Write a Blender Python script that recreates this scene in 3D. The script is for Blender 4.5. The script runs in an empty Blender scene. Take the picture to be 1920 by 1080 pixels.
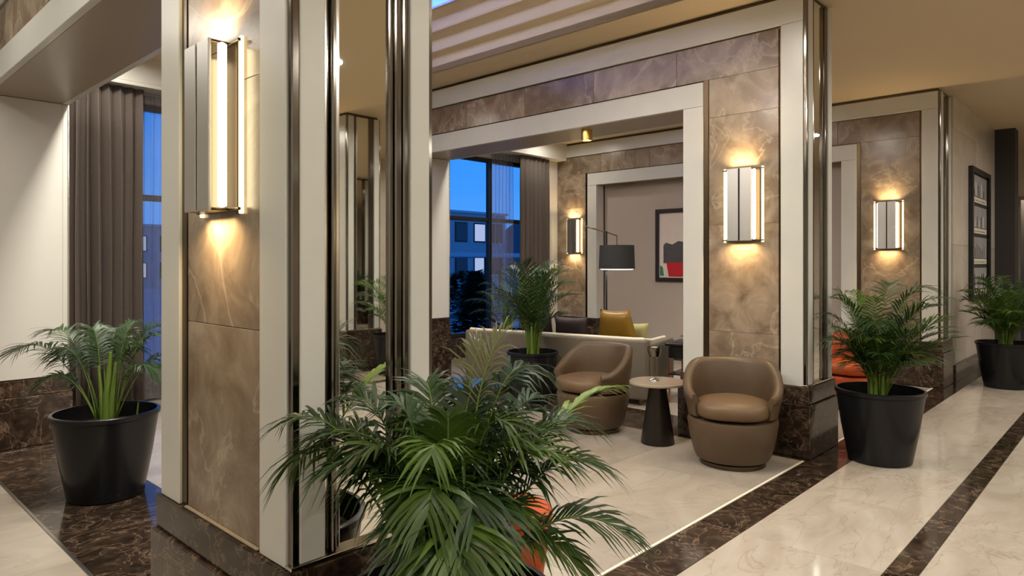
import bpy, bmesh, math, random
from mathutils import Vector, Matrix
PI = math.pi
R = math.radians
rnd = random.Random(7)
sc = bpy.context.scene
COL = sc.collection

# ------------------------------------------------------------------ camera, world, exposure, lights
EYE = 1.40
cam_d = bpy.data.cameras.new('camera')
cam = bpy.data.objects.new('camera', cam_d); COL.objects.link(cam)
cam.location = (0, 0, EYE)
cam.rotation_euler = (R(90), 0, R(43.2226 - 90))
cam_d.sensor_width = 36.0
cam_d.lens = 1280.27 / 1920 * 36.0
cam_d.shift_y = -(540 - 493.6) / 1920
cam_d.clip_start = 0.02; cam_d.clip_end = 500
sc.camera = cam
vs = sc.view_settings
vs.view_transform = 'Standard'; vs.look = 'None'; vs.gamma = 1.0; vs.use_curve_mapping = False
vs.exposure = 0.0
sc.cycles.use_denoising = True
sc.cycles.max_bounces = 10
sc.cycles.sample_clamp_indirect = 6.0
sc.cycles.caustics_reflective = False; sc.cycles.caustics_refractive = False

world = bpy.data.worlds.new('dusk'); sc.world = world; world.use_nodes = True
nt = world.node_tree; nt.nodes.clear()
wo = nt.nodes.new('ShaderNodeOutputWorld'); bg = nt.nodes.new('ShaderNodeBackground')
tc = nt.nodes.new('ShaderNodeTexCoord'); sp = nt.nodes.new('ShaderNodeSeparateXYZ')
rp = nt.nodes.new('ShaderNodeValToRGB'); ns = nt.nodes.new('ShaderNodeTexNoise')
mp = nt.nodes.new('ShaderNodeMapping'); mp.inputs['Scale'].default_value = (2, 2, 11)
ad = nt.nodes.new('ShaderNodeMath'); ad.operation = 'MULTIPLY_ADD'; ad.inputs[1].default_value = .16; 
nt.links.new(tc.outputs['Generated'], sp.inputs[0]); nt.links.new(tc.outputs['Generated'], mp.inputs[0]); nt.links.new(mp.outputs[0], ns.inputs['Vector'])
ns.inputs['Scale'].default_value = 1.6; ns.inputs['Detail'].default_value = 5
nt.links.new(ns.outputs['Fac'], ad.inputs[0]); nt.links.new(sp.outputs['Z'], ad.inputs[2])
e = rp.color_ramp.elements
e[0].position = .03; e[0].color = (.10, .20, .52, 1)
e[1].position = .55; e[1].color = (.012, .10, .42, 1)
n_ = e.new(.14); n_.color = (.055, .26, .75, 1)
n_ = e.new(.27); n_.color = (.022, .22, .74, 1)
nt.links.new(ad.outputs[0], rp.inputs[0]); nt.links.new(rp.outputs[0], bg.inputs[0]); bg.inputs[1].default_value = 1.35
nt.links.new(bg.outputs[0], wo.inputs[0])

WARM = (1.0, .945, .845); AMBER = (1.0, .70, .36)
def lamp(kind, loc, power, color=WARM, size=.25, rot=(0, 0, 0), **k):
    d = bpy.data.lights.new('lamp', kind); o = bpy.data.objects.new('lamp', d); COL.objects.link(o)
    o.location = loc; o.rotation_euler = rot; d.energy = power; d.color = color
    if kind == 'AREA':
        d.shape = k.get('shape', 'DISK'); d.size = size
        if 'size_y' in k: d.size_y = k['size_y']
        d.spread = R(k.get('spread', 170))
    elif kind == 'SPOT':
        d.spot_size = R(k.get('angle', 100)); d.spot_blend = .6; d.shadow_soft_size = size
    else: d.shadow_soft_size = size
    return o
H = 3.34
CEIL = H + .035
CORRIDOR_FILL = [(x, y) for x in (-1.2, 1.2, 3.6, 6.0, 8.4, 10.8) for y in (-.2, -2.2)]  # unseen ceiling lamps added to light the corridor
for x, y in CORRIDOR_FILL:
    lamp('AREA', (x, y, CEIL - .012), 26 if y > -1 else 48, WARM, .30)
OPPOSITE_FILL = [(1.5, -5.4), (4.2, -5.4), (7.5, -5.4)]  # added out of view to brighten the side seen in the mirror
for x, y in OPPOSITE_FILL: lamp('AREA', (x, y, CEIL - .012), 40, WARM, .30)
TRAYS = [(1.95, 4.60, 2.55, 6.20), (5.95, 8.35, 3.3, 6.20)]
TRAY_TOP = H + .62
for (xa, xb, ya, yb) in TRAYS:
    for fx in (.3, .7):
        for fy in (.2, .5, .8):
            lamp('AREA', (xa + (xb - xa) * fx, ya + (yb - ya) * fy, TRAY_TOP - .012), 85, WARM, .30)  # unseen lamps added in the tray tops to light the lounge
LOUNGE_FILL = [(2.3, 2.2, 26), (3.7, 2.2, 26), (1.74, 3.3, 62), (1.74, 5.2, 72), (5.76, 3.1, 38), (5.76, 5.2, 38),
                (-.5, 2.6, 19), (-.5, 4.2, 20), (-.5, 5.8, 20), (.45, 3.4, 8), (.45, 5.0, 8)]  # lamps added out of view to brighten portal faces and the near bay
for x, y, p in LOUNGE_FILL: lamp('AREA', (x, y, CEIL - .012), p, WARM, .22 if x > 1 else .75)
lamp('AREA', (14.87, 1.4, 3.0), 8, WARM, .15)  # unseen lamp added to brighten the panel behind the end door
WINDOW_FILL = [(2.0, 6.7), (3.4, 6.7), (6.6, 6.7), (8.1, 6.7)]  # unseen lamps added to lighten the curtains
for x, y in WINDOW_FILL: lamp('AREA', (x, y, CEIL - .012), 10, WARM, .15)

# ------------------------------------------------------------------ materials
def mat(name, col=(.5, .5, .5), rough=.5, metal=0.0, emit=None, estr=0.0, coat=0.0, spec=.5, trans=0.0, alpha=1.0, ior=1.45):
    m = bpy.data.materials.new(name); m.use_nodes = True
    b = m.node_tree.nodes['Principled BSDF']
    b.inputs['Base Color'].default_value = (*col, 1); b.inputs['Roughness'].default_value = rough
    b.inputs['Metallic'].default_value = metal; b.inputs['Coat Weight'].default_value = coat
    b.inputs['Specular IOR Level'].default_value = spec
    b.inputs['Transmission Weight'].default_value = trans; b.inputs['Alpha'].default_value = alpha; b.inputs['IOR'].default_value = ior
    if emit: b.inputs['Emission Color'].default_value = (*emit, 1); b.inputs['Emission Strength'].default_value = estr
    return m
def piece_coords(m, scale=(1, 1, 1), rot=(0, 0, 0)):
    """object coordinates moved by a random amount for every piece"""
    t = m.node_tree; N = t.nodes.new
    c = N('ShaderNodeTexCoord'); oi = N('ShaderNodeObjectInfo'); w = N('ShaderNodeTexWhiteNoise'); w.noise_dimensions = '1D'
    sc_ = N('ShaderNodeVectorMath'); sc_.operation = 'SCALE'; sc_.inputs['Scale'].default_value = 40
    a = N('ShaderNodeVectorMath'); a.operation = 'ADD'; mpn = N('ShaderNodeMapping')
    mpn.inputs['Scale'].default_value = scale; mpn.inputs['Rotation'].default_value = rot
    t.links.new(oi.outputs['Random'], w.inputs['W']); t.links.new(w.outputs['Color'], sc_.inputs[0])
    t.links.new(c.outputs['Object'], mpn.inputs['Vector'])
    t.links.new(mpn.outputs[0], a.inputs[0]); t.links.new(sc_.outputs[0], a.inputs[1])
    return a.outputs[0], w.outputs['Value']
def ramp(t, src, stops):
    r = t.nodes.new('ShaderNodeValToRGB'); es = r.color_ramp.elements
    es[0].position, es[0].color = stops[0][0], (*stops[0][1], 1)
    es[1].position, es[1].color = stops[-1][0], (*stops[-1][1], 1)
    for p, c in stops[1:-1]:
        q = es.new(p); q.color = (*c, 1)
    t.links.new(src, r.inputs[0]); return r.outputs[0]
def noise(t, vec, scale, detail=6, rough=.6, dist=0.0):
    n = t.nodes.new('ShaderNodeTexNoise'); n.inputs['Scale'].default_value = scale; n.inputs['Detail'].default_value = detail
    n.inputs['Roughness'].default_value = rough; n.inputs['Distortion'].default_value = dist
    t.links.new(vec, n.inputs['Vector']); return n.outputs['Fac']
def mix(t, fac, a, b, mode='MIX'):
    n = t.nodes.new('ShaderNodeMix'); n.data_type = 'RGBA'; n.blend_type = mode
    if hasattr(fac, 'node'): t.links.new(fac, n.inputs[0])
    else: n.inputs[0].default_value = fac
    for s, v in ((6, a), (7, b)):
        if hasattr(v, 'node'): t.links.new(v, n.inputs[s])
        else: n.inputs[s].default_value = (*v, 1)
    return n.outputs[2]
def veins(t, vec, scale, width, dist, detail=5):
    f = noise(t, vec, scale, detail, .55, dist)
    s = t.nodes.new('ShaderNodeMath'); s.operation = 'SUBTRACT'; s.inputs[1].default_value = .5; t.links.new(f, s.inputs[0])
    a = t.nodes.new('ShaderNodeMath'); a.operation = 'ABSOLUTE'; t.links.new(s.outputs[0], a.inputs[0])
    return ramp(t, a.outputs[0], [(0, (1, 1, 1)), (width, (0, 0, 0))])
def marble(name, stops, vein_col, vscale=2.2, vwidth=.02, vdist=1.0, scale=3.0, dist=1.2, rough=.2, coat=.0, stretch=(1, 1, 1), rot=(0, 0, 0), vamt=.8, spec=.5, vary=.12):
    m = mat(name, rough=rough, coat=coat, spec=spec); t = m.node_tree
    v, w = piece_coords(m, stretch, rot)
    base = ramp(t, noise(t, v, scale, 9, .62, dist), stops)
    ve = veins(t, v, vscale, vwidth, vdist)
    k = t.nodes.new('ShaderNodeMath'); k.operation = 'MULTIPLY'; k.inputs[1].default_value = vamt; t.links.new(ve, k.inputs[0])
    c = mix(t, k.outputs[0], base, vein_col)
    br = t.nodes.new('ShaderNodeMapRange'); br.inputs['To Min'].default_value = 1 - vary; br.inputs['To Max'].default_value = 1 + vary
    t.links.new(w, br.inputs[0])
    hs = t.nodes.new('ShaderNodeHueSaturation'); t.links.new(br.outputs[0], hs.inputs['Value']); t.links.new(c, hs.inputs['Color'])
    b = t.nodes['Principled BSDF']; t.links.new(hs.outputs[0], b.inputs['Base Color'])
    b.inputs['Coat Roughness'].default_value = .04
    return m
def mottled(name, a, b, scale=20, rough=.5, bump=0.0, **k):
    m = mat(name, a, rough, **k); t = m.node_tree; v, w = piece_coords(m)
    f = noise(t, v, scale, 4)
    t.links.new(mix(t, f, a, b), t.nodes['Principled BSDF'].inputs['Base Color'])
    if bump:
        bp = t.nodes.new('ShaderNodeBump'); bp.inputs['Strength'].default_value = bump; bp.inputs['Distance'].default_value = .002
        t.links.new(noise(t, v, scale * 8, 3), bp.inputs['Height']); t.links.new(bp.outputs[0], t.nodes['Principled BSDF'].inputs['Normal'])
    return m
M = {}
M['white'] = mottled('white lacquered stone', (.55, .545, .50), (.50, .495, .45), 6, .30)
M['paint'] = mottled('warm white paint', (.54, .52, .47), (.52, .50, .45), 4, .6)
M['beige_wall'] = mottled('beige wall paint', (.37, .31, .265), (.35, .295, .25), 4, .6)
M['ceiling'] = mottled('tan ceiling paint', (.60, .49, .33), (.585, .475, .315), 2, .7)
M['tray'] = mottled('tray ceiling paint', (.76, .71, .63), (.74, .69, .61), 2, .7)
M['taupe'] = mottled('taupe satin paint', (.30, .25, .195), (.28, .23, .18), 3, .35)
M['marble'] = marble('light brown marble', [(.26, (.105, .071, .045)), (.44, (.185, .136, .092)), (.58, (.255, .198, .140)), (.76, (.36, .292, .215))], (.44, .37, .28), 1.3, .016, 1.2, 4.2, .7, .22, vamt=.45, stretch=(1, 1, 1), rot=(R(38), 0, 0))
M['dark_marble'] = marble('dark brown marble', [(.30, (.010, .0065, .0045)), (.52, (.030, .019, .0125)), (.66, (.070, .044, .028)), (.82, (.16, .105, .07))], (.36, .25, .17), 5.0, .02, 1.4, 9, 1.6, .11, vamt=.30, vary=.2)
M['floor'] = marble('cream polished marble', [(.25, (.33, .275, .215)), (.5, (.405, .35, .285)), (.75, (.475, .42, .355))], (.27, .205, .145), 1.3, .012, 1.2, 1.6, 1.0, .09, .0, (1.0, 2.6, 1), (0, 0, R(20)), .5, .6, vary=.05)
M['lounge_floor'] = marble('honed beige marble', [(.25, (.27, .225, .175)), (.5, (.325, .28, .225)), (.75, (.375, .33, .275))], (.24, .185, .13), 1.1, .012, 1.2, 1.5, 1.0, .24, .0, (1.0, 1.8, 1), (0, 0, R(-30)), .35, .5, vary=.05)
M['stone'] = marble('pale beige stone', [(.25, (.50, .43, .355)), (.5, (.57, .50, .42)), (.75, (.63, .56, .48))], (.46, .38, .29), 1.4, .015, 1.2, 1.5, 1.0, .18, vamt=.3)
M['chrome'] = mat('polished chrome', (.72, .70, .66), .16, 1.0)
M['satin'] = mat('satin nickel', (.62, .60, .57), .38, 1.0)
M['dark_chrome'] = mat('smoked chrome', (.20, .18, .155), .12, 1.0)
M['bronze'] = mat('dark bronze', (.11, .08, .05), .28, 1.0)
M['brass'] = mat('polished brass', (.80, .52, .16), .25, 1.0)
M['mirror'] = mat('mirror glass', (.82, .82, .78), .015, 1.0)
M['black'] = mat('black lacquer', (.008, .008, .009), .22)
M['pot'] = mat('black glazed planter', (.007, .007, .008), .27, spec=.32)
M['soil'] = mottled('potting soil', (.018, .012, .008), (.04, .028, .018), 40, .95, .8)
M['leather'] = mottled('brown leather', (.084, .053, .028), (.070, .043, .022), 14, .46, .25)
M['seat_leather'] = mottled('tan brown leather', (.125, .075, .036), (.105, .062, .029), 14, .46, .25)
M['orange'] = mottled('orange leather', (.44, .075, .012), (.36, .055, .009), 14, .45, .2)
M['table_base'] = mat('dark bronze table metal', (.030, .024, .020), .33, .6)
M['table_top'] = mottled('beige stone table top', (.32, .265, .195), (.27, .22, .16), 12, .14)
M['gloss_top'] = mat('dark gloss glass top', (.02, .021, .024), .05)
M['sofa'] = mottled('beige sofa fabric', (.14, .115, .083), (.122, .10, .072), 60, .8, .3)
M['piping'] = mottled('cream piping', (.72, .66, .54), (.66, .60, .48), 30, .6)
M['gold'] = mottled('gold velvet', (.25, .135, .010), (.16, .085, .006), 12, .38, .2)
M['pale_cushion'] = mottled('pale yellow fabric', (.42, .37, .16), (.34, .30, .13), 30, .7, .2)
M['dark_cushion'] = mottled('dark brown velvet', (.022, .013, .015), (.035, .022, .022), 20, .6, .2)
M['shade'] = mottled('black lamp shade fabric', (.016, .016, .017), (.022, .022, .023), 60, .8, .2)
M['steel'] = mat('brushed steel', (.50, .48, .44), .25, 1.0)
M['silver'] = mat('silver', (.7, .68, .62), .15, 1.0)
M['copper'] = mat('copper', (.55, .28, .18), .3, 1.0)
M['tube'] = mat('sconce light tube', (1, .9, .7), .4, emit=(1.0, .83, .50), estr=9)
M['edge_light'] = mat('sconce glowing edge', (1, .9, .7), .4, emit=(1.0, .76, .38), estr=4)
M['spot'] = mat('downlight lens', (1, .9, .7), .4, emit=(1.0, .84, .55), estr=9)
M['diffuser'] = mat('lamp diffuser', (1, 1, .95), .5, emit=(1.0, .95, .85), estr=2.2)
M['led'] = mat('blue led strip', (.1, .2, 1), .5, emit=(.05, .14, 1.0), estr=5)
M['riser_glow'] = mat('added riser glow', (1, .9, .8), .5, emit=(1.0, .88, .74), estr=22)  # added glow for the tray risers, kept out of view
M['glass'] = mat('window glass', (1, 1, 1), .0, trans=1.0, ior=1.02)
M['clear'] = mat('clear glass', (.95, .95, .95), .02, trans=1.0, ior=1.3)
M['frame'] = mat('black window frame', (.010, .011, .013), .35)
M['curtain'] = mottled('taupe curtain', (.105, .082, .068), (.085, .066, .054), 30, .85, .2)
def sheer_mat():
    m = bpy.data.materials.new('sheer voile'); m.use_nodes = True; t = m.node_tree; t.nodes.clear()
    o = t.nodes.new('ShaderNodeOutputMaterial'); a = t.nodes.new('ShaderNodeBsdfTransparent'); a.inputs[0].default_value = (.97, .97, 1, 1)
    b = t.nodes.new('ShaderNodeBsdfTranslucent'); b.inputs[0].default_value = (.75, .73, .74, 1)
    d = t.nodes.new('ShaderNodeBsdfDiffuse'); d.inputs[0].default_value = (.55, .53, .54, 1)
    x = t.nodes.new('ShaderNodeMixShader'); y = t.nodes.new('ShaderNodeMixShader'); x.inputs[0].default_value = .5; y.inputs[0].default_value = .17
    t.links.new(b.outputs[0], x.inputs[1]); t.links.new(d.outputs[0], x.inputs[2]); t.links.new(a.outputs[0], y.inputs[1]); t.links.new(x.outputs[0], y.inputs[2])
    t.links.new(y.outputs[0], o.inputs[0]); return m
M['sheer'] = sheer_mat()
def leaf_mat(name, a, b):
    m = mat(name, a, .42); t = m.node_tree; v, w = piece_coords(m)
    f = noise(t, v, 7, 3)
    c1 = mix(t, f, a, b); oi = t.nodes.new('ShaderNodeObjectInfo')
    hs = t.nodes.new('ShaderNodeHueSaturation'); br = t.nodes.new('ShaderNodeMapRange'); br.inputs['To Min'].default_value = .65; br.inputs['To Max'].default_value = 1.35
    t.links.new(oi.outputs['Random'], br.inputs[0]); t.links.new(br.outputs[0], hs.inputs['Value']); t.links.new(c1, hs.inputs['Color'])
    p = t.nodes['Principled BSDF']; t.links.new(hs.outputs[0], p.inputs['Base Color'])
    tr = t.nodes.new('ShaderNodeBsdfTranslucent'); t.links.new(hs.outputs[0], tr.inputs[0])
    ms = t.nodes.new('ShaderNodeMixShader'); ms.inputs[0].default_value = .25
    t.links.new(p.outputs[0], ms.inputs[1]); t.links.new(tr.outputs[0], ms.inputs[2]); t.links.new(ms.outputs[0], t.nodes['Material Output'].inputs[0])
    return m
M['leaf'] = leaf_mat('palm leaf', (.030, .068, .008), (.078, .128, .014))
M['leaf_dark'] = leaf_mat('dark palm leaf', (.013, .039, .009), (.036, .072, .016))
M['leaf_light'] = leaf_mat('yellow green palm leaf', (.10, .18, .02), (.17, .23, .03))
M['leaf_olive'] = leaf_mat('olive palm leaf', (.10, .105, .035), (.16, .155, .06))
M['stem'] = mottled('green palm stem', (.075, .14, .014), (.13, .185, .024), 20, .5)
M['poster_paper'] = mat('poster paper', (.60, .56, .46), .5)
M['poster_ink'] = mat('poster ink', (.05, .05, .055), .5)
M['poster_photo'] = mottled('grey printed photograph', (.48, .47, .48), (.12, .12, .13), 9, .3)
M['art_pale'] = mottled('pale canvas paint', (.52, .45, .40), (.62, .55, .49), 9, .6)
M['art_grey'] = mottled('charcoal paint', (.035, .033, .037), (.075, .07, .075), 14, .6)
M['art_red'] = mottled('red paint', (.46, .012, .02), (.36, .010, .016), 9, .5)
M['art_green'] = mat('green paint', (.03, .16, .07), .6)
M['art_frame'] = mat('dark wood frame', (.022, .014, .009), .35)
M['charcoal'] = mottled('charcoal panel', (.020, .018, .018), (.026, .023, .022), 5, .5)
M['grout'] = mat('joint mortar', (.20, .16, .12), .8)
M['asphalt'] = mottled('asphalt', (.30, .32, .36), (.42, .44, .48), .3, .7)
M['facade'] = mottled('far facade', (.5, .5, .52), (.42, .42, .45), 1, .8)
M['facade_dark'] = mottled('dark far facade', (.22, .22, .25), (.18, .18, .21), 1, .8)
M['roof'] = mat('pale flat roof', (.55, .57, .6), .6)
M['far_glass'] = mat('far window glass', (.04, .05, .07), .1)
M['lit_glass'] = mat('lit far window', (.6, .6, .5), .4, emit=(.75, .8, 1.0), estr=.5)
M['bark'] = mottled('bark', (.05, .04, .03), (.08, .06, .05), 10, .9)
M['outdoor_leaf'] = leaf_mat('evergreen needles', (.015, .035, .02), (.03, .055, .03))
M['hill'] = mottled('far hills', (.10, .12, .15), (.13, .15, .18), .05, .9)

# ------------------------------------------------------------------ helpers
def tag(o, label=None, cat=None, group=None, kind=None):
    if label: o['label'] = label
    if cat: o['category'] = cat
    if group: o['group'] = group
    if kind: o['kind'] = kind
    return o
def empty(name, loc=(0, 0, 0), rz=0.0, **k):
    o = bpy.data.objects.new(name, None); COL.objects.link(o); o.location = loc; o.rotation_euler = (0, 0, rz)
    o.empty_display_size = .1
    return tag(o, **k)
def link(name, me, parent=None, loc=(0, 0, 0), rot=None):
    o = bpy.data.objects.new(name, me); COL.objects.link(o); o.location = loc
    if rot: o.rotation_euler = rot
    if parent: o.parent = parent
    return o
_boxes = {}
def box_mesh(dx, dy, dz, m, bev):
    key = (round(dx, 4), round(dy, 4), round(dz, 4), m, bev)
    if key not in _boxes:
        bm = bmesh.new(); bmesh.ops.create_cube(bm, size=1)
        bmesh.ops.scale(bm, vec=(dx, dy, dz), verts=bm.verts)
        if bev and min(dx, dy, dz) > bev * 2.2:
            bmesh.ops.bevel(bm, geom=bm.edges[:], offset=bev, segments=1, affect='EDGES')
        me = bpy.data.meshes.new('box'); bm.to_mesh(me); bm.free(); me.materials.append(M[m]); _boxes[key] = me
    return _boxes[key]
def box(name, x0, x1, y0, y1, z0, z1, m, parent=None, bev=.003):
    """axis-aligned box; coordinates in the frame of an unrotated parent are given in world space"""
    if x1 < x0: x0, x1 = x1, x0
    if y1 < y0: y0, y1 = y1, y0
    c = Vector(((x0 + x1) / 2, (y0 + y1) / 2, (z0 + z1) / 2))
    if parent and not parent.get('local'):
        p = parent
        while p: c -= p.location; p = p.parent
    return link(name, box_mesh(x1 - x0, y1 - y0, z1 - z0, m, bev), parent, c)
def mesh(name, verts, faces, m, parent=None, smooth=False, loc=(0, 0, 0), rot=None):
    me = bpy.data.meshes.new(name); me.from_pydata(verts, [], faces); me.materials.append(M[m])
    if smooth: me.shade_smooth()
    return link(name, me, parent, loc, rot)
def lathe_data(prof, n=32, cap0=True, cap1=True):
    V, F = [], []
    for (r, z) in prof:
        for k in range(n): a = 2 * PI * k / n; V.append((r * math.cos(a), r * math.sin(a), z))
    for i in range(len(prof) - 1):
        for k in range(n): F.append((i * n + k, i * n + (k + 1) % n, (i + 1) * n + (k + 1) % n, (i + 1) * n + k))
    if cap0: F.append(tuple(range(n))[::-1])
    if cap1: F.append(tuple((len(prof) - 1) * n + k for k in range(n)))
    return V, F
def sharp(o, ang=35):
    me = o.data
    for p in me.polygons: p.use_smooth = True
    me.set_sharp_from_angle(angle=R(ang)); return o
def lathe(name, prof, m, parent=None, loc=(0, 0, 0), n=32, cap0=True, cap1=True, rot=None):
    V, F = lathe_data(prof, n, cap0, cap1)
    return sharp(mesh(name, V, F, m, parent, True, loc, rot))
def tube_data(pts, rad, n=8):
    V, F = [], []; pts = [Vector(p) for p in pts]; up = Vector((.3, .2, 1)).normalized()
    for i, p in enumerate(pts):
        d = (pts[min(i + 1, len(pts) - 1)] - pts[max(i - 1, 0)]).normalized()
        s = d.cross(up)
        if s.length < .05: s = d.cross(Vector((1, 0, 0)))
        s.normalize(); u = s.cross(d); r = rad[i] if isinstance(rad, (list, tuple)) else rad
        for k in range(n): a = 2 * PI * k / n; V.append(tuple(p + s * (r * math.cos(a)) + u * (r * math.sin(a))))
    for i in range(len(pts) - 1):
        for k in range(n): F.append((i * n + k, i * n + (k + 1) % n, (i + 1) * n + (k + 1) % n, (i + 1) * n + k))
    F.append(tuple(range(n))[::-1]); F.append(tuple((len(pts) - 1) * n + k for k in range(n)))
    return V, F
def tube(name, pts, rad, m, parent=None, n=8):
    V, F = tube_data(pts, rad, n); return sharp(mesh(name, V, F, m, parent, True), 50)
def copy_tree(o, parent=None):
    c = o.copy(); COL.objects.link(c)
    if parent: c.parent = parent
    for ch in list(o.children): copy_tree(ch, c)
    return c

# ------------------------------------------------------------------ plan of the room (metres)
D = .541; ZIN = 2.652; TW = .191; HP = .511
YC = 1.806; YC3 = 1.736; YOPP = -4.0
X1, X2, X3 = .994, 5.006, 8.864
YWIN = 7.50

# ------------------------------------------------------------------ floor
floor = empty('floor', kind='structure')
box('mortar_bed', -3.2, 15, -7.2, 7.6, -.12, -.004, 'grout', floor, 0)
def tiles(name, x0, x1, y0, y1, nx, ny, m, j=.0012):
    dx, dy = (x1 - x0) / nx, (y1 - y0) / ny
    for i in range(nx):
        for k in range(ny):
            box(name, x0 + i * dx + j, x0 + (i + 1) * dx - j, y0 + k * dy + j, y0 + (k + 1) * dy - j, -.02, 0, m, floor, .0006)
S1, S2L, S2R = 1.560, .892, .767
tiles('border_slab', -2.2, 14.6, S1, 1.80, 18, 1, 'dark_marble')
tiles('tile', -2.2, 14.6, S2L, S1, 18, 1, 'floor')
tiles('border_slab', -2.2, 14.6, S2R, S2L, 18, 1, 'dark_marble')
tiles('tile', -2.2, 14.6, -2.961, S2R, 18, 4, 'floor')
tiles('border_slab', -2.2, 14.6, -3.086, -2.961, 18, 1, 'dark_marble')
tiles('tile', -2.2, 14.6, -3.754, -3.086, 18, 1, 'floor')
tiles('border_slab', -2.2, 14.6, -4.0, -3.754, 18, 1, 'dark_marble')
tiles('tile', -2.2, 14.6, -7.0, -4.0, 10, 2, 'lounge_floor')
tiles('threshold_slab', .945, 1.60, 1.80, 6.9, 1, 7, 'dark_marble')
tiles('threshold_slab', 4.945, 5.61, 1.80, 6.9, 1, 7, 'dark_marble')
tiles('threshold_slab', 8.80, 9.40, 1.80, 6.9, 1, 7, 'dark_marble')
tiles('lounge_tile', -2.2, .93, 1.815, 7.45, 4, 6, 'lounge_floor')
tiles('lounge_tile', 1.60, 4.93, 1.815, 7.45, 4, 6, 'lounge_floor')
tiles('lounge_tile', 5.61, 8.80, 1.815, 7.45, 4, 6, 'lounge_floor')
for (xa, xb) in ((-2.2, .93), (1.61, 4.93), (5.62, 8.80)):
    box('metal_edge', xa, xb, 1.80, 1.815, -.02, .003, 'piping', floor, 0)
for xa in (.93, 4.93): box('metal_edge', xa, xa + .015, 1.83, 6.9, -.02, .003, 'steel', floor, 0)

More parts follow.
